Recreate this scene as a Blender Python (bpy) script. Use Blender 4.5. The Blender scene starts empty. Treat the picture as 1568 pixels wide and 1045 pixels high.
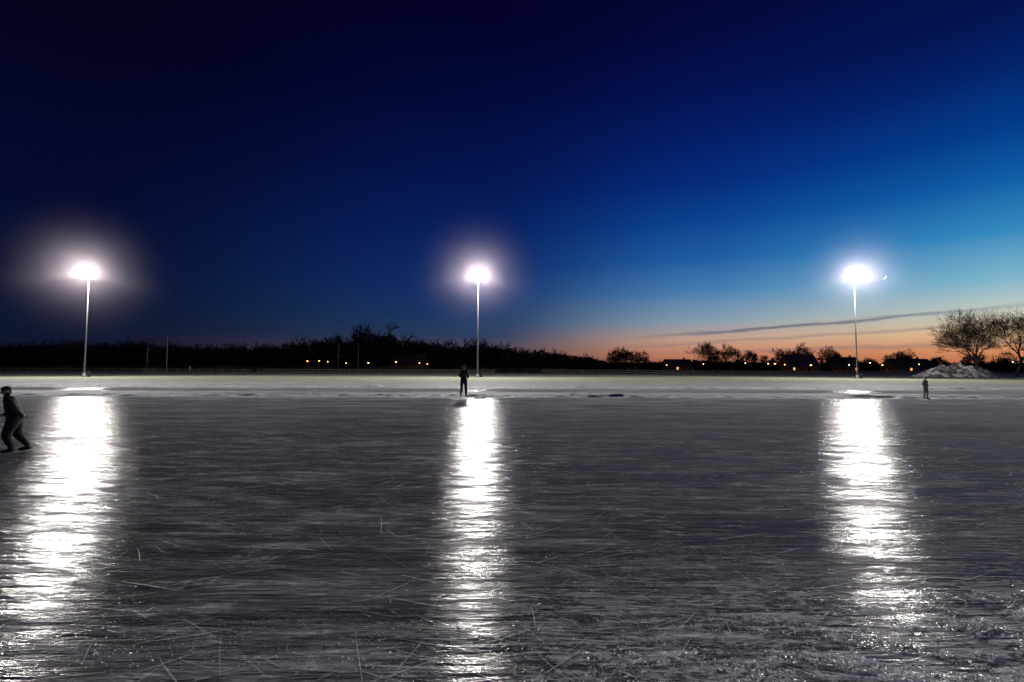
import bpy, bmesh, math, random
import numpy as np
from mathutils import Vector, Matrix, Euler, noise

scene = bpy.context.scene
scene.view_settings.view_transform = 'Standard'
scene.view_settings.look = 'None'
scene.view_settings.exposure = 0
R = random.Random(7)
NR = np.random.default_rng(11)

# ------------------------------------------------------------------ helpers
def lin(c):
    return tuple(((v/255)/12.92 if v/255 <= .04045 else ((v/255+.055)/1.055)**2.4) for v in c)+(1,)

def link(ob, parent=None):
    scene.collection.objects.link(ob)
    if parent: ob.parent = parent
    return ob

def empty(name, loc=(0,0,0), rz=0):
    e = bpy.data.objects.new(name, None); e.location = loc; e.rotation_euler = (0,0,rz)
    e.empty_display_size = .2
    return link(e)

def mesh_ob(name, verts, faces, mat=None, parent=None, smooth=False, loc=(0,0,0)):
    me = bpy.data.meshes.new(name)
    me.from_pydata([tuple(v) for v in verts], [], [tuple(f) for f in faces]); me.update()
    if mat: me.materials.append(mat)
    if smooth: me.polygons.foreach_set('use_smooth', [True]*len(me.polygons))
    ob = bpy.data.objects.new(name, me); ob.location = loc
    return link(ob, parent)

def fast_mesh(name, V, F, mat):
    me = bpy.data.meshes.new(name)
    n, m, k = len(V), len(F), F.shape[1]
    me.vertices.add(n); me.vertices.foreach_set('co', V.astype(np.float32).ravel())
    me.loops.add(m*k); me.loops.foreach_set('vertex_index', F.astype(np.int32).ravel())
    me.polygons.add(m); me.polygons.foreach_set('loop_start', np.arange(0, m*k, k, dtype=np.int32))
    me.update(calc_edges=True); me.validate()
    me.materials.append(mat)
    return me

def new_mat(name):
    m = bpy.data.materials.new(name); m.use_nodes = True
    nt = m.node_tree; b = nt.nodes['Principled BSDF']
    return m, nt, b

def N(nt, t, **kw):
    n = nt.nodes.new(t)
    for k, v in kw.items(): setattr(n, k, v)
    return n

def ramp(nt, src, stops, interp='LINEAR'):
    r = N(nt, 'ShaderNodeValToRGB'); r.color_ramp.interpolation = interp
    el = r.color_ramp.elements
    while len(el) > 1: el.remove(el[-1])
    el[0].position = stops[0][0]; el[0].color = stops[0][1]
    for p, c in stops[1:]:
        e = el.new(p); e.color = c
    if src is not None: nt.links.new(src, r.inputs[0])
    return r.outputs[0]

def g(v): return (v, v, v, 1)

def math_n(nt, op, a, b=None, c=None, clamp=False):
    n = N(nt, 'ShaderNodeMath', operation=op); n.use_clamp = clamp
    for i, x in enumerate((a, b, c)):
        if x is None: continue
        if isinstance(x, (int, float)): n.inputs[i].default_value = x
        else: nt.links.new(x, n.inputs[i])
    return n.outputs[0]

def maprange(nt, v, a, b, c=0, d=1, smooth=False):
    n = N(nt, 'ShaderNodeMapRange'); n.clamp = True
    if smooth: n.interpolation_type = 'SMOOTHSTEP'
    nt.links.new(v, n.inputs[0])
    for i, x in enumerate((a, b, c, d)): n.inputs[i+1].default_value = x
    return n.outputs[0]

def mixc(nt, f, a, b, mode='MIX'):
    n = N(nt, 'ShaderNodeMix', data_type='RGBA', blend_type=mode)
    for i, x in ((0, f), (6, a), (7, b)):
        if isinstance(x, (int, float)): n.inputs[i].default_value = x
        elif isinstance(x, tuple): n.inputs[i].default_value = x
        else: nt.links.new(x, n.inputs[i])
    return n.outputs[2]

def noise_n(nt, vec, scale, detail=4, rough=.55, dist=0, sc=None, rot=None, loc=None):
    if sc or rot or loc:
        mp = N(nt, 'ShaderNodeMapping')
        nt.links.new(vec, mp.inputs[0])
        if sc: mp.inputs['Scale'].default_value = sc
        if rot: mp.inputs['Rotation'].default_value = rot
        if loc: mp.inputs['Location'].default_value = loc
        vec = mp.outputs[0]
    n = N(nt, 'ShaderNodeTexNoise')
    nt.links.new(vec, n.inputs['Vector'])
    n.inputs['Scale'].default_value = scale; n.inputs['Detail'].default_value = detail
    n.inputs['Roughness'].default_value = rough; n.inputs['Distortion'].default_value = dist
    return n.outputs[0]

def simple_mat(name, col, rough=.6, metal=0, nscale=8, var=.25):
    m, nt, b = new_mat(name)
    tc = N(nt, 'ShaderNodeTexCoord')
    nz = noise_n(nt, tc.outputs['Object'], nscale, 2)
    a = tuple(c*(1-var) for c in col)+(1,); c2 = tuple(min(1, c*(1+var)) for c in col)+(1,)
    nt.links.new(ramp(nt, nz, [(.3, a), (.7, c2)]), b.inputs['Base Color'])
    b.inputs['Roughness'].default_value = rough; b.inputs['Metallic'].default_value = metal
    return m

def emit_mat(name, col, s):
    m, nt, b = new_mat(name)
    b.inputs['Base Color'].default_value = (*col, 1)
    b.inputs['Emission Color'].default_value = (*col, 1)
    b.inputs['Emission Strength'].default_value = s
    return m

# ------------------------------------------------------------------ camera
cam_d = bpy.data.cameras.new('camera'); cam = bpy.data.objects.new('camera', cam_d); link(cam)
cam_d.sensor_width = 36; cam_d.lens = 17; cam_d.clip_end = 9000; cam_d.clip_start = .05
cam.matrix_world = Matrix.Translation((0, 0, 1.7)) @ Euler((math.radians(90+3.13), 0, 0)).to_matrix().to_4x4() @ Matrix.Rotation(math.radians(.24), 4, 'Z')
scene.camera = cam

# ------------------------------------------------------------------ sky (world)
w = bpy.data.worlds.new('World'); scene.world = w; w.use_nodes = True
nt = w.node_tree; bg = nt.nodes['Background']
tc = N(nt, 'ShaderNodeTexCoord')
nv = N(nt, 'ShaderNodeVectorMath', operation='NORMALIZE'); nt.links.new(tc.outputs['Generated'], nv.inputs[0])
sp = N(nt, 'ShaderNodeSeparateXYZ'); nt.links.new(nv.outputs[0], sp.inputs[0])
el = math_n(nt, 'MULTIPLY', math_n(nt, 'ARCSINE', sp.outputs[2]), 57.2958)
fl = N(nt, 'ShaderNodeVectorMath', operation='MULTIPLY'); nt.links.new(nv.outputs[0], fl.inputs[0]); fl.inputs[1].default_value = (1, 1, 0)
fn = N(nt, 'ShaderNodeVectorMath', operation='NORMALIZE'); nt.links.new(fl.outputs[0], fn.inputs[0])
dt = N(nt, 'ShaderNodeVectorMath', operation='DOT_PRODUCT'); nt.links.new(fn.outputs[0], dt.inputs[0])
SA = math.radians(60)
dt.inputs[1].default_value = (math.sin(SA), math.cos(SA), 0)
ad = math_n(nt, 'MULTIPLY', math_n(nt, 'ARCCOSINE', dt.outputs['Value']), 57.2958)
ef = maprange(nt, el, 0, 45)
def skyramp(l):
    return ramp(nt, ef, [(e/45, lin(c)) for e, c in l], 'LINEAR')
rA = skyramp([(0, (176,98,72)), (1.5, (214,140,94)), (3.2, (224,190,148)), (5, (194,202,192)), (7.5, (128,182,204)), (11.5, (52,138,192)), (15.5, (16,94,168)), (19.5, (4,62,142)), (24, (3,36,108)), (28, (4,20,82)), (40, (3,6,50))])
rB = skyramp([(0, (140,84,72)), (1.6, (200,130,98)), (3.2, (194,158,138)), (5.2, (134,156,174)), (8.5, (72,126,176)), (12, (32,92,162)), (16, (12,66,142)), (20, (5,43,122)), (24.5, (4,29,102)), (29, (4,17,80)), (34, (5,9,60)), (42, (3,4,45))])
rC = skyramp([(0, (92,64,64)), (1.8, (90,76,86)), (3.6, (48,66,98)), (6, (30,60,108)), (10, (18,49,111)), (16, (8,34,98)), (22, (5,21,80)), (30, (3,10,59)), (37, (3,3,42))])
rD = skyramp([(0, (20,22,38)), (3, (13,22,48)), (8, (9,18,50)), (14, (6,12,48)), (20, (5,8,42)), (29, (3,3,28)), (42, (2,2,20))])
c = mixc(nt, maprange(nt, ad, 14, 37), rA, rB)
c = mixc(nt, maprange(nt, ad, 36, 64, 0, 1, True), c, rC)
c = mixc(nt, maprange(nt, ad, 56, 104, 0, 1, True), c, rD)
cv = N(nt, 'ShaderNodeCombineXYZ')
nt.links.new(math_n(nt, 'MULTIPLY', ad, .12), cv.inputs[0]); nt.links.new(math_n(nt, 'MULTIPLY', el, .9), cv.inputs[1])
wob = noise_n(nt, cv.outputs[0], 1.3, 4, .6)
def streak(center, slope, width, amp):
    line = math_n(nt, 'ADD', math_n(nt, 'MULTIPLY', math_n(nt, 'SUBTRACT', ad, 30), -slope), center)
    d = math_n(nt, 'SUBTRACT', math_n(nt, 'ADD', el, math_n(nt, 'MULTIPLY', math_n(nt, 'SUBTRACT', wob, .5), .9)), line)
    k = maprange(nt, math_n(nt, 'ABSOLUTE', d), 0, width, 1, 0, True)
    return math_n(nt, 'MULTIPLY', k, amp)
lim = math_n(nt, 'MULTIPLY', maprange(nt, ad, 34, 50, 1, 0, True), maprange(nt, ad, 14, 24, .35, 1))
s1 = math_n(nt, 'MULTIPLY', streak(4.35, .055, .34, .8), lim)
s2 = math_n(nt, 'MULTIPLY', streak(3.2, .05, .28, .35), maprange(nt, ad, 36, 56, 1, 0, True))
s3 = math_n(nt, 'MULTIPLY', streak(1.9, .02, .4, .35), maprange(nt, ad, 30, 50, 1, 0, True))
cl = math_n(nt, 'MAXIMUM', s1, math_n(nt, 'MAXIMUM', s2, s3))
c = mixc(nt, cl, c, lin((92, 98, 118)))
hz = noise_n(nt, nv.outputs[0], 2.2, 3, .5)
c = mixc(nt, 1.0, c, ramp(nt, hz, [(.3, g(.95)), (.7, g(1.05))]), 'MULTIPLY')
nt.links.new(c, bg.inputs['Color']); bg.inputs['Strength'].default_value = 1.0

# ------------------------------------------------------------------ ground
m_ground, nt, b = new_mat('snowy_field')
geo = N(nt, 'ShaderNodeNewGeometry'); P = geo.outputs['Position']
sp = N(nt, 'ShaderNodeSeparateXYZ'); nt.links.new(P, sp.inputs[0])
n1 = noise_n(nt, P, .16, 6, .66, .5, sc=(.28, 1.6, 1))
n2 = noise_n(nt, P, 1.2, 5, .68, sc=(.35, 1.4, 1))
n3 = noise_n(nt, P, 14, 2, .6)
snow = ramp(nt, math_n(nt, 'ADD', math_n(nt, 'MULTIPLY', n2, .5), math_n(nt, 'MULTIPLY', n1, .5)), [(.38, (.15, .15, .17, 1)), (.48, (.32, .32, .36, 1)), (.62, (.74, .74, .79, 1))])
grass = ramp(nt, n3, [(.3, (.12, .12, .05, 1)), (.7, (.28, .28, .14, 1))])
gy = maprange(nt, sp.outputs[1], 44, 66, 0, .2)
gm = maprange(nt, math_n(nt, 'ADD', math_n(nt, 'ADD', math_n(nt, 'MULTIPLY', n1, .6), math_n(nt, 'MULTIPLY', n2, .4)), gy), .50, .66)
gm = math_n(nt, 'MULTIPLY', gm, .75)
nt.links.new(mixc(nt, gm, snow, grass), b.inputs['Base Color'])
b.inputs['Roughness'].default_value = .8; b.inputs['Specular IOR Level'].default_value = .1
bp = N(nt, 'ShaderNodeBump'); bp.inputs['Strength'].default_value = .8; bp.inputs['Distance'].default_value = .18
nt.links.new(math_n(nt, 'ADD', n2, math_n(nt, 'MULTIPLY', n3, .3)), bp.inputs['Height']); nt.links.new(bp.outputs[0], b.inputs['Normal'])
S = 4500
mesh_ob('snowy_field_ground', [(-S,-S,0),(S,-S,0),(S,S,0),(-S,S,0)], [(0,1,2,3)], m_ground)

# ------------------------------------------------------------------ ice rink
m_ice, nt, b = new_mat('skated_ice'); nt.nodes.remove(b)
geo = N(nt, 'ShaderNodeNewGeometry'); P = geo.outputs['Position']
sp = N(nt, 'ShaderNodeSeparateXYZ'); nt.links.new(P, sp.inputs[0])
big = noise_n(nt, P, .16, 3, .55, .6, sc=(.55, 1.2, 1))
med = noise_n(nt, P, .8, 6, .74, .9, sc=(.34, 1.35, 1), rot=(0, 0, .12))
med2 = noise_n(nt, P, 2.4, 6, .74, 1.4, sc=(.32, 1.3, 1), rot=(0, 0, -.22), loc=(3, 8, 0))
med3 = noise_n(nt, P, 5.5, 5, .72, .6, sc=(.35, 1.3, 1), rot=(0, 0, .3), loc=(13, 2, 0))
fine = noise_n(nt, P, 20, 4, .75, sc=(.6, 1.1, 1))
swell = noise_n(nt, P, 2.2, 4, .6, .2, sc=(.17, 1.4, 1), loc=(1, 5, 0))
ripple = noise_n(nt, P, 9, 4, .65, .3, sc=(.18, 1.5, 1), rot=(0, 0, .05))
vfine = noise_n(nt, P, 60, 2, .7, sc=(.4, 1.3, 1))
f1 = maprange(nt, med, .44, .57)
f2 = maprange(nt, med2, .46, .57)
f3 = maprange(nt, med3, .50, .59)
ff = maprange(nt, fine, .42, .60)
fa = math_n(nt, 'MULTIPLY', f1, math_n(nt, 'MULTIPLY_ADD', f2, .75, .25))
fb = math_n(nt, 'MULTIPLY', math_n(nt, 'MULTIPLY', f3, ff), math_n(nt, 'MULTIPLY_ADD', f2, .7, .3))
frost = math_n(nt, 'ADD', math_n(nt, 'MULTIPLY', fa, .34), math_n(nt, 'MULTIPLY', fb, .62))
near = math_n(nt, 'MULTIPLY', maprange(nt, sp.outputs[1], 5.0, 2.9), maprange(nt, sp.outputs[0], -2.0, 1.6, .12, 1))
nearm = math_n(nt, 'MULTIPLY', near, maprange(nt, math_n(nt, 'ADD', math_n(nt, 'MULTIPLY', fine, .45), math_n(nt, 'MULTIPLY', med3, .55)), .47, .54))
far = math_n(nt, 'MULTIPLY', maprange(nt, sp.outputs[1], 6, 26), maprange(nt, med, .36, .60, .15, 1))  # distant dusting, lightened in the colour to stand for broad glossy sheen
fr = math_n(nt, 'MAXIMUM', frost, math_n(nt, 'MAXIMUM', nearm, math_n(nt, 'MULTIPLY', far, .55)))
icec = ramp(nt, big, [(.3, (.092, .084, .078, 1)), (.7, (.18, .165, .155, 1))])
bp = N(nt, 'ShaderNodeBump'); bp.inputs['Strength'].default_value = 1.0; bp.inputs['Distance'].default_value = .021
h = math_n(nt, 'ADD', math_n(nt, 'MULTIPLY', swell, 1.25), math_n(nt, 'ADD', math_n(nt, 'MULTIPLY', ripple, .62), math_n(nt, 'ADD', math_n(nt, 'MULTIPLY', vfine, .055), math_n(nt, 'ADD', math_n(nt, 'MULTIPLY', fine, .05), math_n(nt, 'MULTIPLY', med2, .18)))))
nt.links.new(h, bp.inputs['Height'])
df = N(nt, 'ShaderNodeBsdfDiffuse'); df.inputs['Roughness'].default_value = .3
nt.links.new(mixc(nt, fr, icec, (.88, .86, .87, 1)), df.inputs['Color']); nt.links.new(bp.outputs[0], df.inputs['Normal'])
gl = N(nt, 'ShaderNodeBsdfGlossy'); gl.distribution = 'BECKMANN'; gl.inputs['Color'].default_value = (1,1,1,1)
nt.links.new(bp.outputs[0], gl.inputs['Normal'])
gl.inputs['Roughness'].default_value = .22
fz = N(nt, 'ShaderNodeFresnel'); fz.inputs['IOR'].default_value = 1.31
clear = math_n(nt, 'MULTIPLY', maprange(nt, frost, .0, .28, 1, .06), maprange(nt, med3, .40, .60, 1.3, .35))
gf = math_n(nt, 'MULTIPLY', clear, maprange(nt, fz.outputs[0], .02, .35, .030, .135))
gf = math_n(nt, 'MULTIPLY', gf, math_n(nt, 'SUBTRACT', 1, math_n(nt, 'MULTIPLY', nearm, .9)))
ms = N(nt, 'ShaderNodeMixShader'); nt.links.new(gf, ms.inputs[0]); nt.links.new(df.outputs[0], ms.inputs[1]); nt.links.new(gl.outputs[0], ms.inputs[2])
nt.links.new(ms.outputs[0], nt.nodes['Material Output'].inputs['Surface'])
vs, fs = [], []
xs = np.linspace(-170, 170, 681)
for i, x in enumerate(xs):
    y1 = 27.2 + 1.2*noise.noise((x*.08, 0, 3)) + .45*noise.noise((x*.6, 5, 0)) + (x*.012)
    vs += [(x, -60, .004), (x, y1, .004)]
    if i: k = 2*i; fs.append((k-2, k, k+1, k-1))
mesh_ob('ice_rink', vs, fs, m_ice)
vs = []; n = 420
for i in range(n):
    a = i/n*2*math.pi
    rr = 1+.13*noise.noise((math.cos(a)*3, math.sin(a)*3, 0))+.05*noise.noise((math.cos(a)*14, math.sin(a)*14, 2))
    vs.append((8+150*math.cos(a)*rr, 36+2.4*math.sin(a)*rr, .005))
mesh_ob('ice_patch', vs, [tuple(range(n))], m_ice)

m_snow, nt, b = new_mat('scraped_snow')
tc = N(nt, 'ShaderNodeTexCoord')
a1 = noise_n(nt, tc.outputs['Object'], 1.2, 5, .7); a2 = noise_n(nt, tc.outputs['Object'], 25, 2)
sc_ = ramp(nt, a1, [(.35, (.22, .22, .25, 1)), (.65, (.74, .74, .79, 1))])
nt.links.new(sc_, b.inputs['Base Color'])
b.inputs['Roughness'].default_value = .8; b.inputs['Specular IOR Level'].default_value = .15
bp = N(nt, 'ShaderNodeBump'); bp.inputs['Strength'].default_value = .7; bp.inputs['Distance'].default_value = .04
nt.links.new(a2, bp.inputs['Height']); nt.links.new(bp.outputs[0], b.inputs['Normal'])
m_crumb, nt, b = new_mat('loose_ice_crystals')
b.inputs['Base Color'].default_value = (.93,.93,.95,1); b.inputs['Roughness'].default_value = .35
tr = N(nt, 'ShaderNodeBsdfTranslucent'); tr.inputs[0].default_value = (.95,.95,.97,1)
mx_ = N(nt, 'ShaderNodeMixShader'); mx_.inputs[0].default_value = .5
nt.links.new(b.outputs[0], mx_.inputs[1]); nt.links.new(tr.outputs[0], mx_.inputs[2])
nt.links.new(mx_.outputs[0], nt.nodes['Material Output'].inputs['Surface'])

def strip(name, x0, x1, nx, yc, width, ny, hh, seed):
    X = np.linspace(x0, x1, nx); V = []
    for j in range(ny):
        t = j/(ny-1)*2-1
        for x in X:
            c0 = yc + 1.2*noise.noise((x*.08, 0, 3)) + x*.012
            env = max(0, 1-t*t)
            nn = noise.fractal((x*.9, t*2.2, seed), .8, 2, 4)
            wv = .6+.5*noise.noise((x*.12, seed, 0))
            z = -.02 + env*hh*max(0, wv)*(.55+nn*1.1)
            V.append((x, c0+t*width*.5*(1+.25*noise.noise((x*.4, seed, 9))), z))
    V = np.array(V); idx = np.arange(nx*ny).reshape(ny, nx)
    F = np.stack([idx[:-1,:-1], idx[:-1,1:], idx[1:,1:], idx[1:,:-1]], -1).reshape(-1, 4)
    me = fast_mesh(name, V, F, m_snow)
    me.polygons.foreach_set('use_smooth', [True]*len(me.polygons))
    return link(bpy.data.objects.new(name, me))
strip('snow_bank', -120, 120, 2000, 28.6, 2.6, 14, .2, 1)
strip('snow_bank', -120, 120, 1500, 41.5, 2.2, 9, .16, 5)

def flakes(name, pts, sizes, mat, tilt=.3):
    n = len(pts); V = np.empty((n,4,3)); an = NR.uniform(0, 6.28, n)
    for k in range(4):
        aa = an+k*math.pi/2+NR.uniform(-.5,.5,n); rr = sizes*NR.uniform(.5,1.5,n)
        V[:,k,0] = np.cos(aa)*rr; V[:,k,1] = np.sin(aa)*rr; V[:,k,2] = .003+sizes*tilt*NR.uniform(0,1.4,n)
    V += pts[:,None,:]
    F = np.arange(n*4).reshape(n,4)
    return link(bpy.data.objects.new(name, fast_mesh(name, V.reshape(-1,3), F, mat)))
pts = []; sz = []
while len(pts) < 46000:
    y = 2.0+ 22*R.random()**1.9; x = R.uniform(-1, 1)*(y*1.15+1.5)
    d = noise.noise((x*.35, y*1.1, 4))+.5*noise.noise((x*1.8, y*3.5, 1))
    if d < R.uniform(-.1, .75): continue
    pts.append((x, y, .004)); sz.append(.0014+.0042*R.random()**2.4*(1+y*.09))
flakes('ice_shavings', np.array(pts), np.array(sz), m_crumb, .3)
pts = []; sz = []
while len(pts) < 80000:
    x = R.uniform(-1.0, 4.8); y = R.uniform(1.9, 4.0)
    e = 2.2+.34*max(-.5, x)+.4*noise.noise((x*1.5, 2, 2))
    if y > e+R.expovariate(4.5): continue
    if noise.noise((x*2.6, y*5, 0))+.6*noise.noise((x*8, y*13, 0)) < R.uniform(-.1, .3): continue
    pts.append((x, y, .004)); sz.append(.0016+.0070*R.random()**2.5)
flakes('snow_clumps', np.array(pts), np.array(sz), m_crumb, 1.0)

m_scr = simple_mat('ice_scratch', (.62, .60, .60), .6)
V = []; F = []
for i in range(3000):
    y = 2.2+17*R.random()**1.6; x = R.uniform(-1,1)*(y*1.15+2)
    a = R.gauss(0, .5) if R.random() < .88 else R.uniform(0, 3.14)
    L = R.uniform(.1, .8); cur = R.gauss(0, .35); wd = R.uniform(.0006, .0021)*(1+y*.09); n = 9
    for k in range(n):
        t = k/(n-1); nx, ny = -math.sin(a), math.cos(a); ww = wd*math.sin(math.pi*(t*.9+.05))
        V += [(x+nx*ww, y+ny*ww, .0075), (x-nx*ww, y-ny*ww, .0075)]
        if k: q = len(V); F.append((q-4, q-2, q-1, q-3))
        x += math.cos(a)*L/n; y += math.sin(a)*L/n; a += cur/n
mesh_ob('skate_scratches', V, F, m_scr)

# ------------------------------------------------------------------ bare trees
m_bark = simple_mat('winter_bark', (.03, .024, .02), .95, nscale=3)
m_twig = simple_mat('winter_twigs', (.028, .023, .019), .95, nscale=.3)

def tree_mesh(name, H, seed, levels=5, kids=4, spread=1.0, trunk=.28, minr=.02):
    r = random.Random(seed); segs = []
    def grow(p, d, L, rad, lev):
        n = 4 if lev < 2 else 3
        pp = p; rr = rad; nodes = []
        for i in range(n):
            d = (d+Vector((r.gauss(0,.14), r.gauss(0,.14), r.gauss(0,.08)+.04))).normalized()
            q = pp+d*L/n; r2 = max(minr, rad*(1-.62*(i+1)/n))
            segs.append((pp, q, rr, r2)); nodes.append((q, d.copy(), r2)); pp = q; rr = r2
        if lev >= levels: return
        kk = kids+(1 if lev == 0 else 0)
        for k in range(kk):
            t = (k+.6)/kk
            i = min(n-1, max(0, int((.25+.75*t)*n)))
            if lev == 0: i = max(1, i)
            q, dd, r2 = nodes[i]
            ax = dd.orthogonal().normalized(); ax.rotate(Matrix.Rotation(k*2.4+r.uniform(0,1.2), 3, dd))
            ang = r.uniform(.45, 1.0)*spread
            nd = dd.copy(); nd.rotate(Matrix.Rotation(ang, 3, ax))
            if nd.z < -.15: nd.z *= .3; nd.normalize()
            grow(q, nd, L*r.uniform(.58,.86)*(1.15 if lev==0 else 1), max(minr, r2*.72), lev+1)
    grow(Vector((0,0,-.1)), Vector((0,0,1)), H*trunk*1.3, H*.032, 0)
    P0 = np.array([s[0] for s in segs]); P1 = np.array([s[1] for s in segs])
    sc = H/max(P1[:,2].max(), .1); P0 *= sc; P1 *= sc
    r0 = np.array([s[2] for s in segs]); r1 = np.array([s[3] for s in segs])
    D = P1-P0; D /= np.linalg.norm(D, axis=1)[:,None]+1e-9
    up = np.where(np.abs(D[:,2:3]) > .9, np.array([[1.,0,0]]), np.array([[0,0,1.]]))
    A = np.cross(D, up); A /= np.linalg.norm(A, axis=1)[:,None]; B = np.cross(D, A)
    K = 4; n = len(segs); V = np.empty((n, 2*K, 3))
    for k in range(K):
        o = math.cos(2*math.pi*k/K)*A+math.sin(2*math.pi*k/K)*B
        V[:,k] = P0+o*r0[:,None]; V[:,K+k] = P1+o*r1[:,None]
    f = np.array([(k, (k+1)%K, K+(k+1)%K, K+k) for k in range(K)])
    F = (f[None]+np.arange(n)[:,None,None]*2*K).reshape(-1,4)
    return fast_mesh(name, V.reshape(-1,3), F, m_bark)

for i, (x, y, H, sd) in enumerate([(106.0, 110, 16.4, 21), (116.6, 112, 17.4, 33), (136, 116, 15, 12)]):
    me = tree_mesh('bare_oak', H, sd, 5, 5, .92, .25, .020)
    o = link(bpy.data.objects.new('bare_oak_tree', me)); o.location = (x, y, 0); o.rotation_euler = (0,0,sd); o.scale = (.86, .86, 1)

variants = [tree_mesh('bare_tree_%d'%i, 10, 40+i, 4, 4, .95+.06*(i%3), .25, .06) for i in range(6)]
prof = [(-420,11),(-330,14),(-275,12.7),(-254,14.4),(-240,14.6),(-219,13.6),(-194,14.4),(-170,13),(-142,12.2),(-124,13),(-112,15.5),(-105,18),(-98,16),(-86,17),(-79,21),(-68,21.8),(-61,18.5),(-47,16.3),(-36,14.4),(-15,15.4),(-8,13.2),(13,12),(27,10.2),(37,8.6),(48,6.6),(56,5),(100,4.8),(180,5.5),(300,5.5),(420,6)]
px, ph = zip(*prof)
tl = empty('distant_tree_line', (0, 260, 0))
x = -420
while x < 46:
    hgt = np.interp(x, px, ph)*R.uniform(.92, 1.24)
    o = link(bpy.data.objects.new('tree', variants[R.randrange(6)]), tl)
    o.location = (x, R.uniform(-6, 14), 0); s = hgt/10; o.scale = (s*R.uniform(.7,1), s*.8, s); o.rotation_euler = (0,0,R.uniform(0,6))
    x += R.uniform(1.6, 4.2)
def twig_mass(name, x0, x1, n, top, depth, size, parent):
    X = NR.uniform(x0, x1, n); Hh = top(X)
    nz = np.array([noise.noise((a*.16, 0, 7))*.16+noise.noise((a*.7, 0, 2))*.12 for a in X])
    Hh = Hh*(.86+nz)
    Z = Hh*NR.uniform(0, 1, n)**.8; Y = NR.uniform(-depth, depth, n)
    Cc = np.stack([X, Y, Z], 1)[:,None,:]
    V = Cc+NR.normal(0, size, (n,3,3))*np.array([.8,.8,1.15])
    V[:,:,2] = np.maximum(V[:,:,2], 0)
    return link(bpy.data.objects.new(name, fast_mesh(name, V.reshape(-1,3), np.arange(n*3).reshape(-1,3), m_twig)), parent)
twig_mass('twigs', -420, 50, 90000, lambda a: np.interp(a, px, ph)*.98, 8, .4, tl)
twig_mass('undergrowth', -420, 50, 30000, lambda a: np.interp(a, px, ph)*.45, 5, .7, tl)
hd = empty('distant_hedgerow', (0, 268, 0))
twig_mass('shrubs', 44, 430, 45000, lambda a: 4.9+1.6*np.sin(a*.11)*np.sin(a*.037+1), 3, .5, hd)

for (x, H, wd) in [(54,12.8,.9),(60.5,13.6,1.0),(66,11.8,.9),(96,16,.8),(107,12.6,.9),(115,15,.75),(124,11.5,.9),(131,9,1),(141,13.4,.9),(147,15.3,.85),(156,16,.95),(164,14,.9),(169.5,12.4,.9),(184,8,1),(200,12.6,1.1),(209,11.2,1),(222,9,1),(236,10,1),(254,12,1),(292,13,1),(330,12,1)]:
    o = link(bpy.data.objects.new('bare_tree', tree_mesh('bare_tree_mesh', H, int(x*7), 5, 4, .98, .24, .055)))
    o.location = (x, 252+R.uniform(-5,5), 0); o.scale = (wd, wd, 1)

far_e = empty('distant_woodland', (0, 900, 0))
twig_mass('wood', -1300, 1500, 60000, lambda a: 11+5*np.sin(a*.013)*np.sin(a*.0047+2), 12, 2.2, far_e)

# ------------------------------------------------------------------ houses & small lights
m_brick = simple_mat('dark_brick', (.16, .08, .06), .85)
m_roof = simple_mat('roof_tiles', (.05, .04, .045), .8)
m_win = emit_mat('lit_window', (1, .5, .15), 1.2)
m_dkg = simple_mat('window_glass', (.02,.02,.03), .1)
def house(x, y, w_, d_, hw, hr, rz, lit):
    e = empty('farmhouse', (x, y, 0), rz)
    a, b_ = w_/2, d_/2
    mesh_ob('walls', [(-a,-b_,0),(a,-b_,0),(a,b_,0),(-a,b_,0),(-a,-b_,hw),(a,-b_,hw),(a,b_,hw),(-a,b_,hw),(-a,0,hr-.15),(a,0,hr-.15)],
            [(0,1,5,4),(2,3,7,6),(1,2,6,9,5),(3,0,4,8,7)], m_brick, e)
    o = .5
    mesh_ob('roof', [(-a-o,-b_-o,hw-.35),(a+o,-b_-o,hw-.35),(a+o,0,hr),(-a-o,0,hr),(-a-o,b_+o,hw-.35),(a+o,b_+o,hw-.35),
                     (-a-o,-b_-o,hw-.1),(a+o,-b_-o,hw-.1),(a+o,0,hr+.25),(-a-o,0,hr+.25),(-a-o,b_+o,hw-.1),(a+o,b_+o,hw-.1)],
            [(0,1,2,3),(3,2,5,4),(6,9,8,7),(9,10,11,8),(0,6,7,1),(4,5,11,10),(0,3,9,6),(3,4,10,9),(1,7,8,2),(2,8,11,5)], m_roof, e)
    mesh_ob('chimney', [(a*.5+i*.7, j*.7-.35, k) for k in (hr-1, hr+1.1) for i, j in ((0,0),(1,0),(1,1),(0,1))],
            [(0,1,5,4),(1,2,6,5),(2,3,7,6),(3,0,4,7),(4,5,6,7)], m_brick, e)
    for i in range(4):
        wx = -a+w_*(i+.5)/4
        mesh_ob('door' if i == 2 else 'window', [(wx-.5,-b_-.02,0.02 if i==2 else 1),(wx+.5,-b_-.02,0.02 if i==2 else 1),(wx+.5,-b_-.02,2.2),(wx-.5,-b_-.02,2.2)], [(0,1,2,3)], m_win if i in lit else m_dkg, e)
house(141, 238, 15, 9, 3, 8.2, .1, (0,))
house(166, 243, 12, 8, 2.9, 7.4, -.2, (3,))
house(-50, 236, 16, 9, 2.8, 7, 0, ())
house(84, 246, 13, 8, 2.6, 6.0, .1, (1,))
house(196, 240, 20, 10, 2.8, 6.6, .05, (1,))

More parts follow.
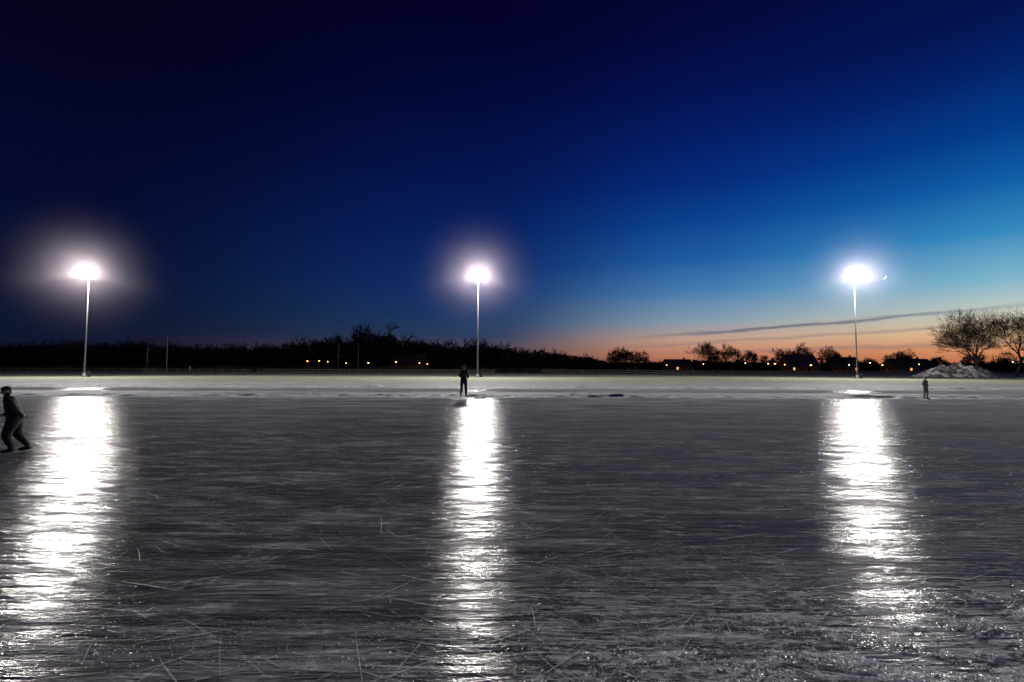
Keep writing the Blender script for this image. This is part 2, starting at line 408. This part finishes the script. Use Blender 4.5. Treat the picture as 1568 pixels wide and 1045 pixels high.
m_steel = simple_mat('galvanised_steel', (.13, .135, .14), .8, 0)
m_dark = simple_mat('dark_metal', (.05, .05, .05), .5, .4)
def tube(name, pts, rads, mat, parent, K=12, smooth=True):
    V = []; F = []
    for i, (p, r_) in enumerate(zip(pts, rads)):
        p = Vector(p); d = (Vector(pts[min(i+1, len(pts)-1)])-Vector(pts[max(i-1, 0)])).normalized()
        a = d.orthogonal().normalized(); c_ = d.cross(a)
        for k in range(K):
            t = 2*math.pi*k/K; V.append(p+(a*math.cos(t)+c_*math.sin(t))*r_)
        if i:
            for k in range(K): F.append(((i-1)*K+k, (i-1)*K+(k+1)%K, i*K+(k+1)%K, i*K+k))
    F.append(tuple(range(K-1, -1, -1))); F.append(tuple(range((len(pts)-1)*K, len(pts)*K)))
    return mesh_ob(name, V, F, mat, parent, smooth)
def box(name, c_, s, mat, parent, bev=.01, rot=(0,0,0)):
    bm = bmesh.new(); bmesh.ops.create_cube(bm, size=1)
    for v in bm.verts: v.co = Vector((v.co.x*s[0], v.co.y*s[1], v.co.z*s[2]))
    if bev: bmesh.ops.bevel(bm, geom=bm.edges[:], offset=bev, segments=2, affect='EDGES')
    me = bpy.data.meshes.new(name); bm.to_mesh(me); bm.free(); me.materials.append(mat)
    o = bpy.data.objects.new(name, me); o.location = c_; o.rotation_euler = rot
    return link(o, parent)
m_sod = emit_mat('sodium_lamp', (1, .42, .06), 10)
m_wht = emit_mat('white_lamp', (1, .9, .75), 6)
def small_lamp(x, y, h_, mat, r_=.22):
    e = empty('street_lamp', (x, y, 0))
    tube('post', [(0,0,0),(0,0,h_*.5),(0,0,h_)], [.07,.055,.045], m_dark, e, 8)
    tube('arm', [(0,0,h_-.05),(0,-.4,h_+.08),(0,-.8,h_+.05)], [.035,.03,.03], m_dark, e, 6)
    tube('lantern', [(0,-.8,h_+.02),(0,-.8,h_-.08),(0,-.8,h_-.3)], [r_*.6,r_,r_*.5], mat, e, 10)
for x_, h_, rr in [(-90.5,4.2,.36),(-85.3,4.4,.3),(-81.5,4.0,.22),(-73.4,3.4,.2),(-63.5,3.6,.34),(-51.3,4,.36),(-40.9,3.6,.22),(-37.4,3.2,.24)]:
    small_lamp(x_, 215, h_, m_sod, rr)
for x_, h_, mt, rr in [(70.1,3.2,m_sod,.18),(86.7,3.8,m_sod,.2),(105.7,4.2,m_wht,.2),(116.1,4,m_sod,.3),(119.1,4,m_sod,.4),(123.6,3.6,m_sod,.25),(135.4,3.4,m_sod,.38),(152.7,3.6,m_wht,.2),(162.2,4.6,m_sod,.3),(167.8,3.6,m_sod,.3),(184.4,4,m_sod,.2),(226.9,5.2,m_wht,.2)]:
    small_lamp(x_, 220, h_, mt, rr)

# ------------------------------------------------------------------ floodlight masts
m_glass = emit_mat('floodlight_glass', (1, .98, .94), 60)
m_glow_haze = bpy.data.materials.new('lamp_glow_haze'); m_glow_haze.use_nodes = True  # scattering volume added round each lamp head to make its glare halo
nt = m_glow_haze.node_tree; nt.nodes.clear()
tcx = N(nt, 'ShaderNodeTexCoord')
ln = N(nt, 'ShaderNodeVectorMath', operation='LENGTH'); nt.links.new(tcx.outputs['Object'], ln.inputs[0])
fall = math_n(nt, 'POWER', maprange(nt, ln.outputs['Value'], 0, 14, 1, 0), 3.2)
sz_ = N(nt, 'ShaderNodeSeparateXYZ'); nt.links.new(tcx.outputs['Object'], sz_.inputs[0])
low_glow = maprange(nt, sz_.outputs[2], -3.5, .6, 2.4, 1.0, True)  # denser below the lamp so the added glow looks round
vo = N(nt, 'ShaderNodeVolumeScatter'); vo.inputs['Color'].default_value = (1, .87, .97, 1)
nt.links.new(math_n(nt, 'MULTIPLY', math_n(nt, 'MULTIPLY', fall, low_glow), 2.9e-3), vo.inputs['Density'])
mo = N(nt, 'ShaderNodeOutputMaterial'); nt.links.new(vo.outputs[0], mo.inputs['Volume'])

def mast(x, y, H, power):
    e = empty('floodlight_mast', (x, y, 0), math.atan2(-x*.5, y))
    tube('pole', [(0,0,0),(0,0,H*.5),(0,0,H)], [.12,.09,.06], m_steel, e, 16)
    tube('base_flange', [(0,0,0),(0,0,.12),(0,0,.13),(0,0,.6)], [.34,.34,.2,.19], m_steel, e, 16)
    box('control_cabinet', (.55, .1, .45), (.42,.3,.9), m_dark, e, .02)
    box('cabinet_foot', (.55, .1, .03), (.5,.4,.06), m_steel, e, .01)
    for k, zz in enumerate((-.5, .25)):
        tube('crossarm', [(-.7,0,H+zz),(0,0,H+zz),(.7,0,H+zz)], [.04,.04,.04], m_steel, e, 8)
        for dx in (-.42, .42):
            f = empty('floodlight', (dx, -.22, H+zz+.2)); f.parent = e; f.rotation_euler = (math.radians(-14), 0, math.radians(dx*30))
            box('housing', (0, .03, 0), (.56,.2,.5), m_dark, f, .03)
            mesh_ob('glass', [(-.25,-.08,-.22),(.25,-.08,-.22),(.25,-.08,.22),(-.25,-.08,.22)], [(0,1,2,3)], m_glass, f)
            tube('bracket', [(0,.1,-.28),(0,.2,-.2)], [.03,.03], m_steel, f, 6)
    L = bpy.data.lights.new('lamp_light', 'POINT'); L.energy = power; L.color = (1, .955, .91); L.shadow_soft_size = .42
    L.use_nodes = True; nt = L.node_tree; em = nt.nodes['Emission']
    tcx = N(nt, 'ShaderNodeTexCoord'); s = N(nt, 'ShaderNodeSeparateXYZ'); nt.links.new(tcx.outputs['Normal'], s.inputs[0])
    dn = ramp(nt, math_n(nt, 'MULTIPLY_ADD', s.outputs[2], .5, .5), [(0, g(.24)), (.15, g(.3)), (.27, g(.40)), (.35, g(.68)), (.41, g(1)), (1, g(1))])
    bk = maprange(nt, s.outputs[1], -.15, .45, 1, .25)
    nt.links.new(math_n(nt, 'MULTIPLY', dn, bk), em.inputs['Strength'])
    lo = bpy.data.objects.new('lamp_light', L); link(lo, e); lo.location = (0, -.95, H+.05)
    bm = bmesh.new(); bmesh.ops.create_uvsphere(bm, u_segments=32, v_segments=20, radius=13.6)
    me = bpy.data.meshes.new('lamp_glow_sphere'); bm.to_mesh(me); bm.free(); me.materials.append(m_glow_haze)
    ho = bpy.data.objects.new('lamp_glow_sphere', me); link(ho, e); ho.location = (0, -.95, H+.05)  # added glow volume centred on the lamp
    return e
mast(-65.3, 74, 15.6, 1.15e5)
mast(-5.8, 82, 16.9, 1.3e5)
mast(61.3, 86, 17.8, 1.35e5)

# ------------------------------------------------------------------ ball-net frame, poles, fence, mound
e = empty('ball_net_frame', (-90.5, 120, 0))
tube('post_left', [(0,0,0),(0,0,8.8)], [.09,.07], m_dark, e, 10)
tube('post_right', [(4.9,0,0),(4.9,0,8.8)], [.12,.10], m_steel, e, 10)
tube('top_rail', [(0,0,8.5),(4.9,0,8.5)], [.03,.03], m_dark, e, 8)
for i in range(12):
    tube('net_cord', [(.4*i+.2,0,.3),(.4*i+.2,0,8.5)], [.008,.008], m_dark, e, 4)
m_wood = simple_mat('weathered_wood', (.12,.095,.075), .85)
for x, y, h_ in [(-61,170,9.5),(-54,170,9.8),(-128,170,8)]:
    e = empty('utility_pole', (x,y,0)); tube('pole', [(0,0,0),(0,0,h_)], [.16,.11], m_wood, e, 10)
    tube('crossarm', [(-.8,0,h_-.4),(.8,0,h_-.4)], [.06,.06], m_wood, e, 6)
def fence(x0, x1, y, name='rail_fence', h_=1.05, step=2.5):
    e = empty(name, (0, y, 0)); n = int((x1-x0)/step)
    for i in range(n+1):
        tube('post', [(x0+i*step,0,0),(x0+i*step,0,h_+.1)], [.07,.06], m_wood, e, 6, False)
    for z in (h_*.45, h_*.92):
        box('rail', ((x0+x1)/2, -.08, z), (x1-x0, .05, .14), m_wood, e, 0)
fence(-82, -58, 108)
fence(-62, -4, 118)
fence(8, 190, 128, h_=1.1)
fence(-200, -92, 125)
hg = empty('low_hedge', (0, 150, 0))
twig_mass('hedge', -260, 40, 26000, lambda a: 1.5+.5*np.sin(a*.2)*np.sin(a*.05), .8, .22, hg)

m_dirt, nt, b = new_mat('snowy_dirt')
tc = N(nt, 'ShaderNodeTexCoord'); q = noise_n(nt, tc.outputs['Object'], .7, 6, .68); q2 = noise_n(nt, tc.outputs['Object'], 4, 4)
dc = ramp(nt, q2, [(.3, (.12,.08,.055,1)), (.7, (.28,.19,.13,1))])
nt.links.new(mixc(nt, maprange(nt, q, .47, .53), dc, (.78,.74,.8,1)), b.inputs['Base Color']); b.inputs['Roughness'].default_value = .9
V = []; nx, ny = 110, 50
for j in range(ny):
    for i in range(nx):
        u = i/(nx-1)*2-1; v = j/(ny-1)*2-1; rr = min(1, math.hypot(u, v))
        hh = (1-rr**1.9)*2.5*(1+.5*noise.noise((u*2.2+4, v*2, 1)))+1.3*noise.fractal((u*6, v*3, 3), .7, 2, 5)*(1-rr)
        V.append((u*9.9, v*5, hh-.08))
idx = np.arange(nx*ny).reshape(ny, nx)
F = np.stack([idx[:-1,:-1], idx[:-1,1:], idx[1:,1:], idx[1:,:-1]], -1).reshape(-1,4)
me = fast_mesh('dirt_mound', np.array(V), F, m_dirt); me.polygons.foreach_set('use_smooth', [True]*len(me.polygons))
o = link(bpy.data.objects.new('snowy_dirt_mound', me)); o.location = (101, 110, 0)

# ------------------------------------------------------------------ crescent moon
m_moon = emit_mat('moonlight', (1, .97, .88), 2)
V = []; F = []; n = 24; Rm = 13
for i in range(n+1):
    t = -math.pi/2+math.pi*i/n
    V += [(Rm*math.cos(t), 0, Rm*math.sin(t)), (Rm*.62*math.cos(t), -2*math.cos(t), Rm*math.sin(t))]
    if i: q_ = 2*i; F.append((q_-2, q_, q_+1, q_-1))
mo = mesh_ob('crescent_moon', V, F, m_moon); mo.location = (2325, 3000, 577); mo.rotation_euler = (0, math.radians(35), math.radians(-37))

# ------------------------------------------------------------------ people
def skin_mesh(verts, edges, rad, lv=2):
    me = bpy.data.meshes.new('t'); me.from_pydata(verts, edges, []); ob = bpy.data.objects.new('t', me); link(ob)
    sk = ob.modifiers.new('s', 'SKIN'); sk.use_smooth_shade = True
    if not me.skin_vertices: 
        bm = bmesh.new(); bm.from_mesh(me); bm.verts.layers.skin.verify(); bm.to_mesh(me); bm.free()
    for i, r_ in enumerate(rad):
        me.skin_vertices[0].data[i].radius = r_ if isinstance(r_, tuple) else (r_, r_)
        me.skin_vertices[0].data[i].use_root = (i == 0)
    sb = ob.modifiers.new('b', 'SUBSURF'); sb.levels = lv; sb.render_levels = lv
    dg = bpy.context.evaluated_depsgraph_get(); out = bpy.data.meshes.new_from_object(ob.evaluated_get(dg))
    bpy.data.objects.remove(ob); return out

m_skin = simple_mat('skin', (.45, .29, .22), .5)
m_hair = simple_mat('hair', (.03, .02, .015), .7, nscale=60)
m_eye = simple_mat('eye', (.02,.02,.02), .2)
def person(name, loc, rz, J, jacket, trousers, skate=False, scale=1.0, hat=None, bulk=1.0):
    mj = simple_mat('jacket_fabric', jacket, .8, nscale=14); mtz = simple_mat('trouser_fabric', trousers, .85, nscale=14)
    mh = simple_mat('hat_wool', hat or (.03,.03,.035), .9, nscale=40)
    msk = simple_mat('boot_leather', (.02,.02,.02), .4); mbl = simple_mat('blade_steel', (.6,.6,.6), .2, 1)
    mats = [mj, mtz, m_skin, mh, msk, mbl, m_hair, m_eye]
    names = list(J); V = [Vector(J[k][0]) for k in names]; rad = []
    for k in names:
        r_ = J[k][1]; bb = bulk if k[:2] in ('pe','sp','ch','sh','el','hi','kn') else 1
        rad.append(tuple(q*bb for q in r_) if isinstance(r_, tuple) else r_*bb)
    I = {k: i for i, k in enumerate(names)}
    E = [('pelvis','spine',0),('spine','chest',0),('chest','neck',0),('neck','head',2),('head','crown',3)]
    for s in 'LR':
        E += [('chest','sh'+s,0),('sh'+s,'el'+s,0),('el'+s,'wr'+s,0),('wr'+s,'ha'+s,2),('pelvis','hip'+s,1),('hip'+s,'kn'+s,1),('kn'+s,'an'+s,1),('an'+s,'toe'+s,4)]
    me = skin_mesh([tuple(v) for v in V], [(I[a], I[b_]) for a, b_, _ in E], rad)
    bm = bmesh.new(); bm.from_mesh(me)
    for f in bm.faces:
        c_ = f.calc_center_median(); best = (1e9, 0)
        for a, b_, m_ in E:
            A, B = V[I[a]], V[I[b_]]; d = B-A; t = max(0, min(1, (c_-A).dot(d)/d.length_squared))
            ds = (A+d*t-c_).length-(rad[I[a]] if not isinstance(rad[I[a]], tuple) else rad[I[a]][0])*(1-t)-(rad[I[b_]] if not isinstance(rad[I[b_]], tuple) else rad[I[b_]][0])*t
            if ds < best[0]: best = (ds, m_)
        f.material_index = best[1]; f.smooth = True
    def add(me2, mi):
        n0 = len(bm.faces); bm.from_mesh(me2); bm.faces.ensure_lookup_table()
        for f in bm.faces[n0:]: f.material_index = mi; f.smooth = True
    def blob(p, s, mi, rot=None):
        n0 = len(bm.faces)
        M = Matrix.Translation(p) @ (rot or Matrix()) @ Matrix.Diagonal((*s, 1))
        bmesh.ops.create_uvsphere(bm, u_segments=12, v_segments=8, radius=1, matrix=M); bm.faces.ensure_lookup_table()
        for f in bm.faces[n0:]: f.material_index = mi; f.smooth = True
    hd_, cr, nk = V[I['head']], V[I['crown']], V[I['neck']]
    up = (cr-nk).normalized(); fw = Vector((0,-1,0))
    fw = (fw-up*fw.dot(up)).normalized(); sd = up.cross(fw)
    rt = Matrix((sd, -fw, up)).transposed().to_4x4()
    blob(hd_+up*.01, (.076, .095, .115), 2, rt)
    blob(hd_+up*.045-fw*.012, (.084, .102, .09), 3, rt)
    blob(hd_-up*.02-fw*.035, (.078, .075, .085), 6, rt)
    blob(hd_+fw*.098-up*.012, (.013,.02,.024), 2, rt)
    blob(hd_+fw*.086-up*.06, (.026,.01,.008), 6, rt)
    for s_ in (-1, 1):
        blob(hd_+fw*.084+sd*.032*s_+up*.005, (.012,.008,.008), 7, rt)
        blob(hd_+sd*.08*s_-up*.005, (.012,.02,.032), 2, rt)
    blob(nk-up*.02, (.085,.085,.055), 0, rt)
    blob(V[I['pelvis']]+Vector((0,0,.0)), (.185*bulk,.135*bulk,.12), 0)
    for s in 'LR':
        h_, wr_ = V[I['ha'+s]], V[I['wr'+s]]; d = (h_-wr_).normalized(); a = d.orthogonal().normalized(); c_ = d.cross(a)
        for k in range(4):
            o0 = h_+a*(k-1.5)*.02; ln_ = (.06,.075,.07,.055)[k]
            add(skin_mesh([tuple(o0-d*.01), tuple(o0+d*ln_*.55+c_*.008), tuple(o0+d*ln_+c_*.03)], [(0,1),(1,2)], [.010,.009,.007], 1), 2)
        o0 = h_-d*.025+a*.03
        add(skin_mesh([tuple(o0-a*.01), tuple(o0+a*.025+d*.02), tuple(o0+a*.03+d*.05)], [(0,1),(1,2)], [.011,.010,.008], 1), 2)
    for s in 'LR':
        an, to = V[I['an'+s]], V[I['toe'+s]]; fd = (to-an); fd.z *= .2; fd.normalize(); sdv = Vector((0,0,1)).cross(fd)
        rr = Matrix((sdv, fd, Vector((0,0,1)))).transposed().to_4x4()
        blob((an+to)/2+Vector((0,0,-.01)), (.05,.14,.05), 4, rr)
        if skate:
            n0 = len(bm.faces); M = Matrix.Translation(Vector(((an.x+to.x)/2, (an.y+to.y)/2, min(an.z,to.z)-.065))) @ rr @ Matrix.Diagonal((.006,.34,.05,1))
            bmesh.ops.create_cube(bm, size=1, matrix=M); bm.faces.ensure_lookup_table()
            for f in bm.faces[n0:]: f.material_index = 5
    out = bpy.data.meshes.new(name); bm.to_mesh(out); bm.free()
    for m_ in mats: out.materials.append(m_)
    o = link(bpy.data.objects.new(name, out)); o.location = loc; o.rotation_euler = (0,0,rz); o.scale = (scale,)*3
    return o
def stand(dz=0.0, armf=.25, feet=.13):
    return {'pelvis':((0,0,.96+dz),(.15,.115)),'spine':((0,0,1.12+dz),(.145,.115)),'chest':((0,-.01,1.34+dz),(.165,.12)),'neck':((0,-.01,1.50+dz),.06),
     'head':((0,-.03,1.63+dz),.078),'crown':((0,-.02,1.72+dz),.06),
     'shL':((.175,0,1.42+dz),.075),'elL':((.26,.02,1.15+dz),.055),'wrL':((.17,-armf,1.05+dz),.036),'haL':((.10,-armf-.07,1.08+dz),.034),
     'shR':((-.175,0,1.42+dz),.075),'elR':((-.26,.02,1.15+dz),.055),'wrR':((-.17,-armf,1.05+dz),.036),'haR':((-.10,-armf-.07,1.08+dz),.034),
     'hipL':((.095,0,.88+dz),.10),'knL':((feet*.95,-.01,.5+dz),.07),'anL':((feet+.02,.03,.12+dz),.05),'toeL':((feet+.04,-.14,.07+dz),.04),
     'hipR':((-.095,0,.88+dz),.10),'knR':((-feet*.95,-.03,.5+dz),.07),'anR':((-feet-.02,.0,.12+dz),.05),'toeR':((-feet-.05,-.16,.07+dz),.04)}
person('standing_skater', (-2.62, 26.4, .004), math.radians(165), stand(.06), (.02,.022,.03), (.018,.018,.022), True, 1.0, None, 1.12)
sk = {'pelvis':((0,.04,.95),(.15,.13)),'spine':((0,.0,1.11),(.145,.125)),'chest':((0,-.07,1.31),(.165,.13)),'neck':((0,-.12,1.46),.07),
     'head':((0,-.15,1.58),.085),'crown':((0,-.15,1.67),.066),
     'shL':((.17,-.08,1.38),.075),'elL':((.24,.06,1.13),.055),'wrL':((.16,.18,.98),.040),'haL':((.11,.24,.95),.036),
     'shR':((-.17,-.08,1.38),.075),'elR':((-.25,-.02,1.1),.055),'wrR':((-.22,-.20,.98),.040),'haR':((-.19,-.28,.97),.036),
     'hipL':((.09,.04,.88),.11),'knL':((.10,-.10,.52),.085),'anL':((.08,.02,.15),.056),'toeL':((.08,-.15,.10),.045),
     'hipR':((-.09,.05,.88),.11),'knR':((-.13,.08,.50),.085),'anR':((-.15,.30,.18),.056),'toeR':((-.18,.15,.09),.045)}
person('gliding_skater', (-9.47, 9.25, .006), math.radians(-50), sk, (.015,.016,.025), (.015,.015,.018), True, .76, None, 1.3)
person('child_skater', (22.5, 26.4, .004), math.radians(20), stand(.06, .1, .2), (.22,.22,.215), (.16,.16,.16), True, .70, (.26,.26,.26), 1.2)
person('distant_spectator', (-66.5, 100, 0), .4, stand(0), (.04,.04,.05), (.03,.03,.03), False, 1.0)
person('distant_spectator', (80.5, 104, 0), .9, stand(0), (.03,.03,.04), (.03,.03,.03), False, 1.0)

e = empty('wooden_sledge', (-1.70, 26.3, .006), .35); e.scale = (.7,.7,1.0)
for s_ in (-.17, .17):
    tube('runner', [(-.42,s_,.03),(.3,s_,.03),(.42,s_,.09),(.47,s_,.2)], [.015]*4, m_steel, e, 8)
    for xx in (-.25, .2): tube('strut', [(xx,s_,.03),(xx,s_,.2)], [.014,.014], m_wood, e, 6)
for k in range(4): box('slat', (-.02, -.15+.1*k, .215), (.82,.075,.02), m_wood, e, .004)
